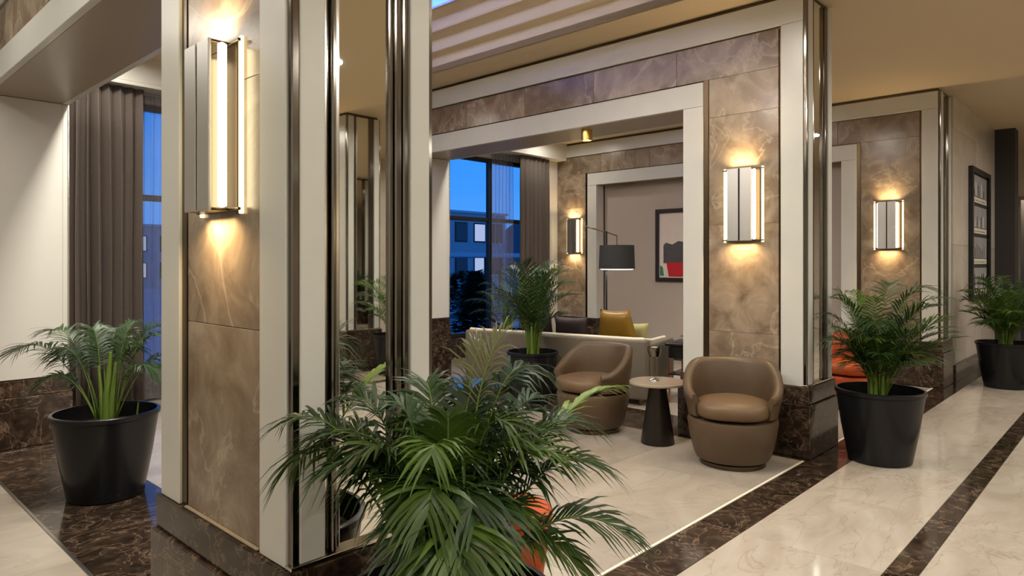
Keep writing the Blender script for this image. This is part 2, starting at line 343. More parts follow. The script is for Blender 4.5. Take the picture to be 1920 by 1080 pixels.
# ------------------------------------------------------------------ portals (walls across the lounge)
def slabs(parent, x0, x1, ya, yb, za, zb, ny, zsplit):
    """marble slabs with fine open joints"""
    zs = [za] + [z for z in zsplit if za + .05 < z < zb - .05] + [zb]
    for k in range(ny):
        p, q = ya + (yb - ya) * k / ny, ya + (yb - ya) * (k + 1) / ny
        lo, hi = min(p, q) + .0008, max(p, q) - .0008
        for a, b in zip(zs[:-1], zs[1:]):
            box('marble_slab', x0, x1, lo, hi, a + .0008, b - .0008, 'marble', parent, .0012)
def portal(name, X0, yc, s=1, vin=.988, vl=4.457, dado=.52, blind=None, split=(1.19, 1.99), right_split=None):
    w = empty(name, (X0, yc, 0), kind='structure')
    Y = lambda v: yc + s * v
    X9 = X0 + D; vend = vl + 1.0
    def b(n, xa, xb, va, vb, za, zb, m, bev=.003): return box(n, xa, xb, Y(va), Y(vb), za, zb, m, w, bev)
    # cores
    b('core', X0 + .03, X9 - .03, .034, vin - .022, 0, CEIL + .1, 'bronze', 0)
    b('core', X0 + .03, X9 - .03, vl + .022, vend, 0, CEIL + .1, 'bronze', 0)
    b('core', X0 + .03, X9 - .03, vin - .022, vl + .022, ZIN + .022, CEIL + .1, 'bronze', 0)
    for side in (0, 1):
        fx = (lambda d: X0 + d) if side == 0 else (lambda d: X9 - d)
        # outer trim
        b('outer_trim', fx(0), fx(.04), .030, TW, HP, H - TW - .001, 'white')
        b('outer_trim', fx(0), fx(.04), .030, vend, H - TW, H, 'white')
        b('outer_trim', fx(0), fx(.04), vend - .17, vend, dado, H - TW - .001, 'white')
        # inner trim
        b('inner_trim', fx(0), fx(.04), vin - .176, vin, HP, ZIN, 'white')
        b('inner_trim', fx(0), fx(.04), vin - .176, vl + .176, ZIN + .001, ZIN + TW, 'white')
        b('inner_trim', fx(0), fx(.04), vl, vl + .176, dado, ZIN, 'white')
        # marble face
        xa, xb = fx(.014), fx(.034)
        slabs(w, xa, xb, Y(TW + .02), Y(vin - .176 - .045), HP, ZIN + TW + .012, 1, split)
        slabs(w, xa, xb, Y(vl + .176 + .045), Y(vend - .17 - .02), dado, ZIN + TW + .012, 1, split)
        slabs(w, xa, xb, Y(TW + .02), Y(vend - .19), ZIN + TW + .012, H - TW - .012, 6, ())
        b('bronze_bevel', fx(.010), fx(.033), vin - .176 - .043, vin - .178, HP, ZIN + TW + .011, 'bronze', 0)
        b('bronze_bevel', fx(.010), fx(.033), vl + .178, vl + .176 + .043, dado, ZIN + TW + .011, 'bronze', 0)
        # dark chrome corner
        b('corner_strip', fx(.006), fx(.034), .006, .029, HP, H, 'dark_chrome', .004)
    # reveals and soffit
    for v0, v1, z0 in ((vin - .02, vin, HP), (vl, vl + .02, dado)):
        b('reveal_panel', X0 + .0405, X9 - .0405, v0, v1, z0, ZIN, 'paint', .002)
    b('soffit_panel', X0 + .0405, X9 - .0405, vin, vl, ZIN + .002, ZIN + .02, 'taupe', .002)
    b('corner_strip', X9 - .006, X9 + .006, vl - .006, vl + .012, dado, ZIN, 'chrome', .002)
    # corridor face
    f = lambda n, a, c, va, vb, m, z0=HP + .012, bev=.003: b(n, X0 + a, X0 + c, va, vb, z0, H, m, bev)
    f('side_trim', .030, .113, 0, .035, 'white'); f('side_trim', .435, .516, 0, .035, 'white')
    for a, c, v, m in ((.113, .128, .012, 'chrome'), (.128, .140, .022, 'dark_chrome'), (.140, .156, .006, 'dark_chrome'), (.156, .174, .016, 'chrome'),
                       (.357, .375, .014, 'dark_chrome'), (.375, .393, .004, 'dark_chrome'), (.393, .413, .018, 'dark_chrome'), (.413, .435, .010, 'dark_chrome')):
        f('chrome_bar', a + .0003, c - .0003, v, .034, m, bev=.004)
    f('mirror', .174, .357, .026, .034, 'mirror', bev=0)
    b('base_rail', X0 - .002, X9 + .002, -.004, .033, HP, HP + .012, 'chrome', .002)
    # plinths
    for v0, v1, dz in ((-.03, vin + .035, 0), (vl - .012, vend, dado - .52)):
        b('plinth_block', X0 - .028, X9 + .028, v0, v1, 0, .385 + dz, 'dark_marble', .006)
        b('plinth_cap', X0 - .012, X9 + .012, v0 + (.016 if v0 < 0 else .006), v1 - .016, .386 + dz, .510 + dz, 'dark_marble', .004)
    b('ledge_highlight', X0 + .0005, X0 + .013, TW + .02, vin - .22, HP, HP + .006, 'table_top', .001)  # pale strip painting in the highlight along the plinth's top edge
    if blind:
        b('blind_wall', X0 + blind, X0 + blind + .05, vin, vl, .12, ZIN, 'beige_wall', 0)
        b('blind_skirting', X0 + blind - .015, X0 + blind + .05, vin, vl, 0, .12, 'dark_marble', .002)
        for v in (vin + .006, vl - .006): b('bronze_bevel', X0 + blind - .02, X0 + blind, v - .006, v + .006, .12, ZIN, 'bronze', 0)
    return w
portals = [portal('wall_near', X1, YC, 1),
           portal('wall_middle', X2, YC, 1, dado=.74, split=(.87, 1.70, 2.55)),
           portal('wall_far', X3, YC3, 1, vin=1.058, vl=4.75, blind=.22, split=(.95, 2.3))]
portal('wall_opposite_near', X1, YOPP, -1)
portal('wall_opposite_middle', X2, YOPP, -1)
portal('wall_opposite_far', X3, YOPP, -1)

# downlights in the soffits
for X0 in (X2,):
    for yy in (3.88,):
        w = portals[0] if X0 == X1 else portals[1]
        r_ = lathe('downlight', [(.040, -.10), (.052, -.10), (.052, .0015)], 'brass', w, (D / 2 - .12, yy - YC, ZIN + .001), 24, False, False)
        lathe('lens', [(.0005, -.088), (.0405, -.088)], 'spot', r_, (0, 0, 0), 20, False, False)
        lamp('SPOT', (X0 + D / 2 - .12, yy, ZIN - .12), 16, AMBER, .03, angle=110)

# ------------------------------------------------------------------ room shell
wl = empty('wall_left', kind='structure')
WINS = [(1.80, 4.75), (5.75, 8.50)]
for xa, xb in ((-2.3, 1.80), (4.75, 5.75), (8.50, 9.40)):
    box('wall_panel', xa, xb, 7.30, YWIN + .16, 0, CEIL + .1, 'paint', wl, .002)
for xa, xb in WINS:
    box('window_dado', xa, xb, YWIN - .06, YWIN + .16, 0, .30, 'dark_marble', wl, .004)
    box('window_head', xa, xb, YWIN - .06, YWIN + .16, 3.02, CEIL + .1, 'paint', wl, .002)
box('wall_panel', -2.3, .93, 7.26, 7.30, 0, .5, 'dark_marble', wl, .002)
for i, (xa, xb) in enumerate(WINS):
    wn = empty('window_%d' % (i + 1), (xa, YWIN, 0), kind='structure')
    mul = (3.25,) if i == 0 else (7.50,)
    for x in (xa + .03, xb - .03) + mul: box('mullion', x - .03, x + .03, YWIN, YWIN + .08, .30, 3.02, 'frame', wn, .003)
    for z in (.33, 2.07, 2.99): box('transom', xa, xb, YWIN + .002, YWIN + .078, z - .03, z + .03, 'frame', wn, .003)
    xs = [xa + .06] + [m - .03 for m in mul] + [m + .03 for m in mul] + [xb - .06]
    for k in range(0, len(xs), 2):
        for za, zb in ((.36, 2.04), (2.10, 2.96)):
            box('pane', xs[k], xs[k + 1], YWIN + .036, YWIN + .044, za, zb, 'glass', wn, 0)
wb = box('wall_back', -2.4, -2.2, -7.2, 7.66, 0, CEIL + .6, 'paint', None, 0); tag(wb, kind='structure')
wr = box('wall_right', -2.4, 15.2, -7.3, -7.1, 0, CEIL + .6, 'stone', None, 0); tag(wr, kind='structure')

# wall of the corridor past the far portal: pale stone panels on a dark skirting
wc = empty('wall_corridor', (9.4, YC3, 0), kind='structure')
for k in range(2):
    xa, xb = 9.41 + k * 1.43, 9.41 + (k + 1) * 1.43
    for za, zb in ((.20, 1.62), (1.62, 3.0), (3.0, CEIL)):
        box('stone_panel', xa + .001, xb - .001, YC3 - .02, YC3 + .06, za + .001, zb - .001, 'stone', wc, .002)
    box('skirting', xa, xb, YC3 - .045, YC3 + .06, 0, .20, 'dark_marble', wc, .003)
box('core', 9.41, 14.8, YC3 + .06, YC3 + .3, 0, CEIL + .1, 'stone', wc, 0)
box('dark_pier', 12.27, 12.6, 1.472, YC3 + .06, 0, CEIL + .1, 'charcoal', wc, .004)
we = empty('wall_end', (14.6, 0, 0), kind='structure')
box('end_panel', 14.6, 14.75, -7.2, 1.05, 0, CEIL + .6, 'stone', we, 0)
box('end_panel', 14.6, 14.75, 1.05, 1.80, 2.55, CEIL + .6, 'stone', we, 0)
dn = empty('door_1', (14.6, 1.05, 0), kind='structure')
for y in (1.08, 1.70): box('door_frame', 14.58, 14.64, y - .03, y + .03, 0, 2.55, 'steel', dn)
box('door_frame', 14.58, 14.64, 1.11, 1.67, 2.49, 2.55, 'steel', dn)
box('pane', 14.605, 14.615, 1.11, 1.67, 0.01, 2.49, 'clear', dn, 0)
box('end_panel', 15.0, 15.1, .3, 2.6, 0, CEIL + .6, 'stone', we, 0)

# ------------------------------------------------------------------ ceiling
ce = empty('ceiling', kind='structure')
box('ceiling_panel', -2.3, 15.1, -7.2, YC + .02, CEIL, CEIL + .06, 'ceiling', ce, 0)
def tray(xa, xb, ya, yb, x_lo, x_hi):
    for a, b_, c, d in ((x_lo, x_hi, YC + .02, ya), (x_lo, x_hi, yb, 7.12), (x_lo, xa, ya, yb), (xb, x_hi, ya, yb)):
        box('ceiling_panel', a, b_, c, d, CEIL, CEIL + .06, 'ceiling', ce, 0)
    off, z = 0.0, CEIL
    for k, (dz, run) in enumerate(((.15, .14), (.11, .17), (.11, .20), (.20, 0))):
        p, q, r_, s_ = xa + off, xb - off, ya + off, yb - off
        z2 = z + dz
        # risers
        box('tray_riser', p - .02, p, r_ - .02, s_ + .02, z, z2, 'tray', ce, 0); box('tray_riser', q, q + .02, r_ - .02, s_ + .02, z, z2, 'tray', ce, 0)
        box('tray_riser', p, q, r_ - .02, r_, z, z2, 'tray', ce, 0); box('tray_riser', p, q, s_, s_ + .02, z, z2, 'tray', ce, 0)
        if run:
            for a, b_, c, d in ((p, p + run, r_, s_), (q - run, q, r_, s_), (p + run, q - run, r_, r_ + run), (p + run, q - run, s_ - run, s_)):
                box('tray_step', a, b_, c, d, z2, z2 + .02, 'ceiling', ce, 0)
        box('glow_strip', p + .002, p + .010, r_ + .04, s_ - .04, z2 - .016, z2 - .004, 'riser_glow', ce, 0)  # hidden glowing strip added to brighten the risers opposite
        off += run; z = z2
    box('tray_top', xa + off - .05, xb - off + .05, ya + off - .05, yb - off + .05, z, z + .04, 'tray', ce, 0)
    p, q, r_, s_ = xa + off, xb - off, ya + off, yb - off
    zl = z - .17
    box('glow_strip', q - .012, q - .002, r_ + .05, s_ - .05, zl - .01, zl + .09, 'led', ce, 0)
    box('glow_strip', p + .002, p + .012, r_ + .05, s_ - .05, zl - .01, zl + .09, 'led', ce, 0)
    box('glow_strip', p + .05, q - .05, s_ - .012, s_ - .002, zl - .01, zl + .09, 'led', ce, 0)
    return z
for (t, lo, hi) in ((TRAYS[0], X1, X2 + .3), (TRAYS[1], X2 + .3, 9.45)): tray(*t, lo, hi)
box('ceiling_panel', -2.3, X1 + .1, YC + .02, 7.12, CEIL, CEIL + .06, 'tray', ce, 0)
for lo, hi in ((-2.3, X1 + .03), (X1 + D - .03, X2 + .03), (X2 + D - .03, X3 + .03)):
    box('window_bulkhead', lo, hi, 7.10, 7.32, 3.10, 3.14, 'paint', ce, .003)
    box('window_bulkhead', lo, hi, 7.10, 7.14, 3.14, CEIL, 'paint', ce, 0)
    box('window_bulkhead', lo, hi, 7.30, YWIN + .1, 3.30, 3.34, 'paint', ce, 0)
box('ceiling_panel', -2.3, 15.1, -7.2, 7.7, CEIL + .72, CEIL + .78, 'ceiling', ce, 0)
for (x, y) in CORRIDOR_FILL + OPPOSITE_FILL + [q[:2] for q in LOUNGE_FILL] + WINDOW_FILL:
    w_ = .40 if x < 1 and y > 2 else .17
    lathe('downlight', [(w_ - .02, .001), (w_ - .005, -.005), (w_, .001)], 'white', ce, (x, y, CEIL), 24, False, False)  # rims made up to go with the added ceiling lamps

# ------------------------------------------------------------------ wall sconces
def sconce(x, y, z, label, s_lamp=1.0):
    t = empty('wall_sconce', (x, y, z), label=label, cat='wall light', group='wall sconces on the marble'); t['local'] = 1
    hh = .275
    def q(n, d0, d1, y0, y1, z0, z1, m, bev=.002): return box(n, -d1, -d0, y0, y1, z0, z1, m, t, bev)
    q('back_plate', 0, .012, -.135, .135, -hh, hh, 'bronze')
    for s in (-1, 1):
        q('glowing_edge', .0, .011, s * .150 - .008, s * .150 + .008, -hh - .01, hh + .01, 'edge_light')
        o = lathe('light_tube', [(.005, -hh + .01), (.014, -hh + .016), (.014, hh - .016), (.005, hh - .01)], 'tube', t, (-.046, s * -.101, 0), 14)
    q('front_panel', .078, .088, .006, .095, -hh, hh, 'satin'); q('front_panel', .078, .088, -.095, -.006, -hh, hh, 'satin')
    q('center_bar', .070, .078, -.016, .016, -hh, hh, 'black')
    for z0 in (-hh, hh - .010):
        q('cap', .012, .078, -.09, .09, z0, z0 + .010, 'bronze'); q('cap', .012, .022, -.163, .163, z0, z0 + .010, 'bronze')
    lamp('AREA', (x - .055, y, z + hh + .012), 3.3 * s_lamp, AMBER, .20, (PI, 0, PI / 2), shape='RECTANGLE', size_y=.07, spread=150)
    lamp('AREA', (x - .055, y, z - hh - .012), 3.3 * s_lamp, AMBER, .20, (0, 0, PI / 2), shape='RECTANGLE', size_y=.07, spread=150)
    return t
ZS = 1.845
sconce(X1 + .014, 2.285, ZS, 'large wall sconce on the brown marble of the nearest column')
sconce(X2 + .014, 2.285, ZS, 'wall sconce on the brown marble pier behind the brown tub chair')
sconce(X3 + .014, 2.27, ZS, 'wall sconce on the far marble pier above the potted palms of the corridor')
sconce(X2 + .014, YOPP - .479, ZS, 'wall sconce across the corridor seen only in the column mirror')
sconce(X3 + .014, 6.93, ZS, 'small distant wall sconce beside the black floor lamp')

# ------------------------------------------------------------------ curtains
def curtain(name, xa, xb, y, z0, z1, m, label, cat='curtain', folds=6, amp=.05, seed=1, thick=.004, group=None):
    rr = random.Random(seed); n = folds * 10; V, F = [], []
    ph = [rr.uniform(-.5, .5) for _ in range(folds + 2)]
    rows = 7
    for j in range(rows + 1):
        t = j / rows; z = z1 + (z0 - z1) * t
        for i in range(n + 1):
            u = i / n; f = u * folds; k = int(f)
            a = amp * (.75 + .5 * ph[k]) * (1 if t > .03 else .6)
            x = xa + (xb - xa) * u + .012 * math.sin(4 * PI * f) + .006 * math.sin(t * 5 + k)
            V.append((x - xa, a * math.sin(2 * PI * f + .6 * ph[k] + .25 * t * ph[k]), z))
    for j in range(rows):
        for i in range(n): a = j * (n + 1) + i; F.append((a, a + 1, a + n + 2, a + n + 1))
    o = mesh(name, V, F, m, None, True, (xa, y, 0)); tag(o, label, cat, group)
    md = o.modifiers.new('thickness', 'SOLIDIFY'); md.thickness = thick
    return o
curtain('curtain', 1.56, 2.40, 7.21, .03, 3.09, 'curtain', 'taupe pleated curtain beside the pale left wall behind the potted palm', folds=9, amp=.07, seed=2)
curtain('sheer_curtain', 2.36, 4.40, 7.40, .03, 3.09, 'sheer', 'sheer voile over the blue window beside the near column', folds=22, amp=.025, seed=5)
curtain('curtain', 7.86, 8.56, 7.21, .03, 3.09, 'curtain', 'taupe pleated curtain hanging at the far end behind the palm', folds=7, seed=3)
curtain('sheer_curtain', 7.42, 7.90, 7.40, .03, 3.09, 'sheer', 'narrow sheer voile gathered between the far window and the curtain', folds=6, amp=.025, seed=6)
curtain('curtain', 5.80, 6.10, 7.21, .03, 3.09, 'curtain', 'taupe curtain gathered at the near end of the far window', folds=4, seed=8)
curtain('curtain', 4.35, 4.72, 7.21, .03, 3.09, 'curtain', 'taupe curtain at the far end of the near window', folds=4, seed=9)

# ------------------------------------------------------------------ tub chairs
def tub_shell():
    V, F = [], []; n = 44; prof = 12
    for i in range(n + 1):
        th = R(-128) + R(256) * i / n
        a = abs(math.degrees(th))
        k = max(0, min(1, (a - 48) / 78)); k = k * k * (3 - 2 * k)
        top = .705 - .205 * k
        end = max(0, (a - 118) / 10) ** 2
        th_w = .066 - .018 * end
        c, s = -math.cos(th), math.sin(th)
        sx = 1.0
        ring = []
        for (ro, z) in ((.262, .335), (.292, .345), (.306, .42), (.318, .52 if top > .56 else .46), (.328, top - .035), (.322, top - .008), (.306, top)):
            ring.append((ro, z))
        for (ro, z) in ((.328 - th_w * .75, top - .004), (.328 - th_w, top - .032), (.268 - th_w * .2, .50 if top > .56 else .45), (.248, .42), (.240, .335)):
            ring.append((ro, z))
        for ro, z in ring: V.append((ro * c, ro * s * 1.03, z))
    m = prof
    for i in range(n):
        for k in range(m): F.append((i * m + k, (i + 1) * m + k, (i + 1) * m + (k + 1) % m, i * m + (k + 1) % m))
    F.append(tuple(range(m))); F.append(tuple(n * m + k for k in range(m))[::-1])
    return V, F
def disc_cushion(rx, ry, z0, z1, dome=.02, n=40, front=.0):
    V, F = [], []
    prof = [(.55, z0), (.93, z0 + .004), (.985, z0 + .022), (1.0, (z0 + z1) / 2), (.985, z1 - .022), (.93, z1 - .004), (.7, z1 + dome * .6), (.35, z1 + dome)]
    for f, z in prof:
        for k in range(n):
            a = 2 * PI * k / n; c, s = math.cos(a), math.sin(a)
            px = abs(c) ** .75 * (1 if c > 0 else -1); py = abs(s) ** .75 * (1 if s > 0 else -1)
            l = math.hypot(px, py); g = min(1.0, 1 / max(l, 1e-6)) if l > 1.06 else 1
            x = rx * f * (px if c > 0 else c) * (1 if c < 0 else .985); y = ry * f * (py if c > 0 else s) * (.94 if c > 0 else .94)
            V.append((x + front, y, z))
    for i in range(len(prof) - 1):
        for k in range(n): F.append((i * n + k, i * n + (k + 1) % n, (i + 1) * n + (k + 1) % n, (i + 1) * n + k))
    F.append(tuple(range(n))[::-1]); F.append(tuple((len(prof) - 1) * n + k for k in range(n)))
    return V, F
def tub_chair(loc, heading, label, body='leather', seat='seat_leather'):
    t = empty('tub_chair', loc, heading, label=label, cat='armchair', group='swivel tub chairs of the lounge'); t['local'] = 1
    lathe('swivel_base', [(.205, 0), (.225, .004), (.225, .030), (.20, .036)], 'bronze', t, n=36)
    lathe('barrel', [(.20, .034), (.245, .045), (.262, .075), (.292, .20), (.308, .30), (.300, .325), (.26, .333)], body, t, n=44)
    V, F = tub_shell(); o = mesh('backrest', V, F, body, t, True); sharp(o, 60)
    V, F = disc_cushion(.275, .262, .345, .450, .018, front=.045); o = mesh('seat', V, F, seat, t, True); sharp(o, 60)
    # welt along the cushion edge
    pts = [(.045 + .273 * math.cos(a) * .99, .245 * math.sin(a), .432) for a in [R(-80) + R(160) * i / 20 for i in range(21)]]
    return t
tub_chair((4.56, 2.16, 0), R(206), 'brown leather tub chair in front of the marble pier, facing forward')
tub_chair((4.68, 3.46, 0), R(176), 'brown leather tub chair turned sideways beside the beige sofa back')
tub_chair((7.10, 2.12, 0), R(170), 'orange leather tub chair behind the potted palm at the marble pier', 'orange', 'orange')
ot = empty('ottoman', (2.06, 1.925, 0), label='round orange leather ottoman tapering to its foot behind the foreground palm', cat='ottoman')
lathe('body', [(.105, .03), (.112, .05), (.142, .26), (.155, .335), (.153, .35)], 'orange', ot, n=40)
lathe('seat', [(.148, .351), (.159, .362), (.160, .385), (.143, .402), (.08, .410), (.01, .412)], 'orange', ot, n=40)
lathe('foot', [(.09, 0), (.095, .004), (.095, .03)], 'bronze', ot, n=32)

# ------------------------------------------------------------------ cone tables
def cone_table(loc, label, r=.22, h=.482, rb=.128, top='table_top'):
    t = empty('side_table', loc, label=label, cat='table')
    lathe('cone_base', [(rb, 0), (rb + .002, .006), (rb * .78, h * .45), (rb * .50, h - .03), (rb * .52, h - .022)], 'table_base', t, n=36)
    lathe('table_top', [(r - .008, h - .022), (r, h - .018), (r, h - .004), (r - .004, h)], top, t, n=44)
    return t
cone_table((4.66, 2.82, 0), 'round side table on a dark cone base between the two brown tub chairs')
cone_table((3.62, 3.84, 0), 'glossy dark round table reflecting the window, behind the big palm', .27, .47, .10, 'gloss_top')
g = empty('goblet', (4.66, 2.85, .482), label='silver goblet candle holder standing on the cone table', cat='candle holder')
lathe('foot', [(.038, 0), (.036, .006), (.010, .018), (.007, .03)], 'silver', g, n=24)
lathe('stem', [(.007, .03), (.007, .15), (.011, .16), (.012, .175)], 'dark_chrome', g, n=16)
lathe('bowl', [(.012, .175), (.04, .19), (.052, .225), (.054, .265), (.051, .265), (.046, .225), (.03, .195), (.001, .19)], 'dark_chrome', g, n=28, cap0=False, cap1=False)
lathe('candle', [(.028, .20), (.028, .258), (.024, .262)], 'piping', g, n=20)

# ------------------------------------------------------------------ sofa and cushions
SOFA_RZ = R(11.6)
SO = Vector((5.72, 3.60, 0))
def rounded_box(x0, x1, y0, y1, z0, z1, bev, seg=3):
    bm = bmesh.new(); bmesh.ops.create_cube(bm, size=1); bmesh.ops.scale(bm, vec=(x1 - x0, y1 - y0, z1 - z0), verts=bm.verts)
    bmesh.ops.bevel(bm, geom=bm.edges[:], offset=bev, segments=seg, affect='EDGES', profile=.5)
    bmesh.ops.translate(bm, vec=((x0 + x1) / 2, (y0 + y1) / 2, (z0 + z1) / 2), verts=bm.verts)
    me = bpy.data.meshes.new('rounded'); bm.to_mesh(me); bm.free(); return me
def rbox(name, a, m, parent, bev=.02, loc=(0, 0, 0), rot=None):
    me = rounded_box(*a, bev); me.materials.append(M[m]); o = link(name, me, parent, loc, rot); return sharp(o, 40)
sofa = empty('sofa', SO, SOFA_RZ, label='long beige sofa seen from behind with cream piped top edge', cat='sofa'); sofa['local'] = 1
rbox('backrest', (0, .16, 0, 2.15, .06, .645), 'sofa', sofa, .025)
rbox('base', (.05, .86, .02, 2.13, .06, .30), 'sofa', sofa, .02)
rbox('arm', (.08, .88, 0, .17, .06, .60), 'sofa', sofa, .025); rbox('arm', (.08, .88, 1.98, 2.15, .06, .56), 'sofa', sofa, .025)
rbox('seat_cushion', (.16, .88, .18, 1.07, .29, .43), 'sofa', sofa, .035); rbox('seat_cushion', (.16, .88, 1.08, 1.97, .29, .43), 'sofa', sofa, .035)
tube('piping', [(.80, .085, .603), (.40, .085, .606), (.19, .08, .63), (.08, .05, .648), (.05, .14, .648), (.05, 1.0, .648), (.05, 2.0, .648), (.08, 2.12, .648)], .020, 'piping', sofa, 10)
for x, y in ((.08, .08), (.08, 2.07), (.78, .08), (.78, 2.07)): lathe('foot', [(.02, 0), (.026, .07)], 'bronze', sofa, (x, y, 0), 12)
def cushion_mesh(w, h, t, m, n=14, taper=0.0):
    V, F = [], []
    for s in (-1, 1):
        for i in range(n + 1):
            for j in range(n + 1):
                u, v = -1 + 2 * i / n, -1 + 2 * j / n
                e_ = max(0, (1 - u ** 4) * (1 - v ** 4)) ** .5
                k = 1 - .07 * (1 - v * v) * abs(u) ** 3; k2 = 1 - .07 * (1 - u * u) * abs(v) ** 3
                V.append((s * t * .5 * e_, u * w / 2 * k * (1 - taper * (v + 1) / 2), v * h / 2 * k2))
    N = (n + 1) ** 2
    for i in range(n):
        for j in range(n):
            a = i * (n + 1) + j; f = (a, a + 1, a + n + 2, a + n + 1)
            F.append(f[::-1]); F.append(tuple(N + q for q in f))
    me = bpy.data.meshes.new('cushion'); me.from_pydata(V, [], F); me.materials.append(M[m]); me.shade_smooth()
    bm = bmesh.new(); bm.from_mesh(me); bmesh.ops.remove_doubles(bm, verts=bm.verts, dist=1e-5); bm.to_mesh(me); bm.free(); return me
def cushion(lx, ly, lz, w, h, t, m, label, ry=-14, rz=0, rx=0, taper=0.0):
    p = SO + Matrix.Rotation(SOFA_RZ, 3, 'Z') @ Vector((lx, ly, lz))
    o = link('cushion', cushion_mesh(w, h, t, m, taper=taper), None, p); o.rotation_euler = (R(rx), R(ry), SOFA_RZ + R(rz))
    return tag(o, label, 'cushion', 'cushions on the beige sofa')
cushion(.37, .45, .675, .56, .50, .17, 'gold', 'gold velvet cushion on the beige sofa below the floor lamp', taper=.42)
cushion(.60, .36, .60, .34, .34, .12, 'pale_cushion', 'pale yellow cushion half hidden at the right of the gold cushion', rz=10)
cushion(.285, .93, .635, .40, .40, .14, 'dark_cushion', 'dark brown velvet cushion next to the gold cushion')
cushion(.285, 1.36, .635, .40, .40, .14, 'dark_cushion', 'dark brown velvet cushion by the potted palm, farther from the gold cushion')

# ------------------------------------------------------------------ floor lamp
fl = empty('floor_lamp', (7.05, 5.00, 0), label='floor lamp with a wide black drum shade on a thin boom arm', cat='floor lamp'); fl['local'] = 1
fr = Vector((math.sin(R(43.2)), -math.cos(R(43.2)), 0))
lathe('base', [(.16, 0), (.165, .008), (.16, .022), (.02, .03)], 'bronze', fl, n=32)
tube('pole', [(0, 0, .025), (0, 0, 1.80)], .011, 'black', fl, 10)
tube('arm', [tuple(fr * -.26 + Vector((0, 0, 1.86))), tuple(Vector((0, 0, 1.79))), tuple(fr * .13 + Vector((0, 0, 1.745)))], .009, 'bronze', fl, 8)
tube('cord', [tuple(fr * .13 + Vector((0, 0, 1.745))), tuple(fr * .13 + Vector((0, 0, 1.60)))], .006, 'bronze', fl, 6)
lathe('lamp_shade', [(.215, 1.330), (.225, 1.330), (.215, 1.625), (.205, 1.625), (.215, 1.330)], 'shade', fl, tuple(fr * .13), 40, False, False)
lathe('diffuser', [(.001, 1.318), (.19, 1.318), (.212, 1.331), (.212, 1.345), (.001, 1.345)], 'diffuser', fl, tuple(fr * .13), 40, False, False)
_lp = Vector((7.05, 5.00, 1.30)) + fr * .13
lamp('AREA', tuple(_lp), 12, WARM, .36)

# ------------------------------------------------------------------ black side table beyond the sofa with a glass on it
bt = empty('side_table', (6.30, 3.42, 0), R(10), label='small black side table with thin copper legs beside the sofa end', cat='table'); bt['local'] = 1
rbox('table_top', (-.22, .22, -.2, .2, .57, .60), 'black', bt, .006)
rbox('drawer', (-.20, .20, -.17, .17, .45, .565), 'black', bt, .006)
lathe('knob', [(.008, 0), (.012, .012), (.006, .016)], 'silver', bt, (-.201, 0, .51), 12, rot=(0, -PI / 2, 0))
for x in (-.19, .19):
    for y in (-.16, .16): tube('leg', [(x, y, 0), (x, y, .57)], .010, 'copper', bt, 8)
rbox('shelf', (-.2, .2, -.17, .17, .28, .295), 'black', bt, .004)
gl = lathe('drinking_glass', [(.03, 0), (.034, .004), (.040, .12), (.037, .12), (.031, .010), (.001, .008)], 'clear', None, (6.26, 3.34, .600), 24, True, False)
tag(gl, 'clear drinking glass on the small black side table', 'glass')
bw = lathe('bowl', [(.03, 0), (.05, .006), (.085, .05), (.082, .052), (.05, .014), (.001, .010)], 'silver', None, (6.38, 3.50, .600), 28, True, False)
tag(bw, 'small silver bowl on the black side table beside the glass', 'bowl')

# ------------------------------------------------------------------ framed picture on the wall of the far portal
pc = empty('framed_picture', (X3 + .22, 5.02, 1.67), label='framed abstract picture with red block on the beige wall', cat='picture'); pc['local'] = 1
W2, H2 = .50, .545
for n_, a in (('frame_side', (-.035, 0, W2 - .06, W2, -H2, H2)), ('frame_side', (-.035, 0, -W2, -W2 + .06, -H2, H2)),
              ('frame_rail', (-.035, 0, -W2 + .06, W2 - .06, H2 - .06, H2)), ('frame_rail', (-.035, 0, -W2 + .06, W2 - .06, -H2, -H2 + .06))):
    box(n_, *a, 'art_frame', pc)
box('canvas', -.012, -.001, -W2 + .06, W2 - .06, -H2 + .06, H2 - .06, 'art_pale', pc, 0)
mesh('painted_shape', [(-.013, .37, -.27), (-.013, .37, .0), (-.013, .33, .04), (-.013, .22, .01), (-.013, .12, .06), (-.013, -.1, .03), (-.013, -.3, .07), (-.013, -.3, -.27)], [(0, 1, 2, 3, 4, 5, 6, 7)], 'art_grey', pc)
mesh('painted_shape', [(-.0135, .28, -.47), (-.0135, .32, -.26), (-.0135, -.34, -.26), (-.0135, -.30, -.47)], [(0, 1, 2, 3)], 'art_red', pc)
mesh('painted_shape', [(-.013, .43, -.46), (-.013, .43, -.30), (-.013, .38, -.33), (-.013, .36, -.46)], [(0, 1, 2, 3)], 'art_green', pc)

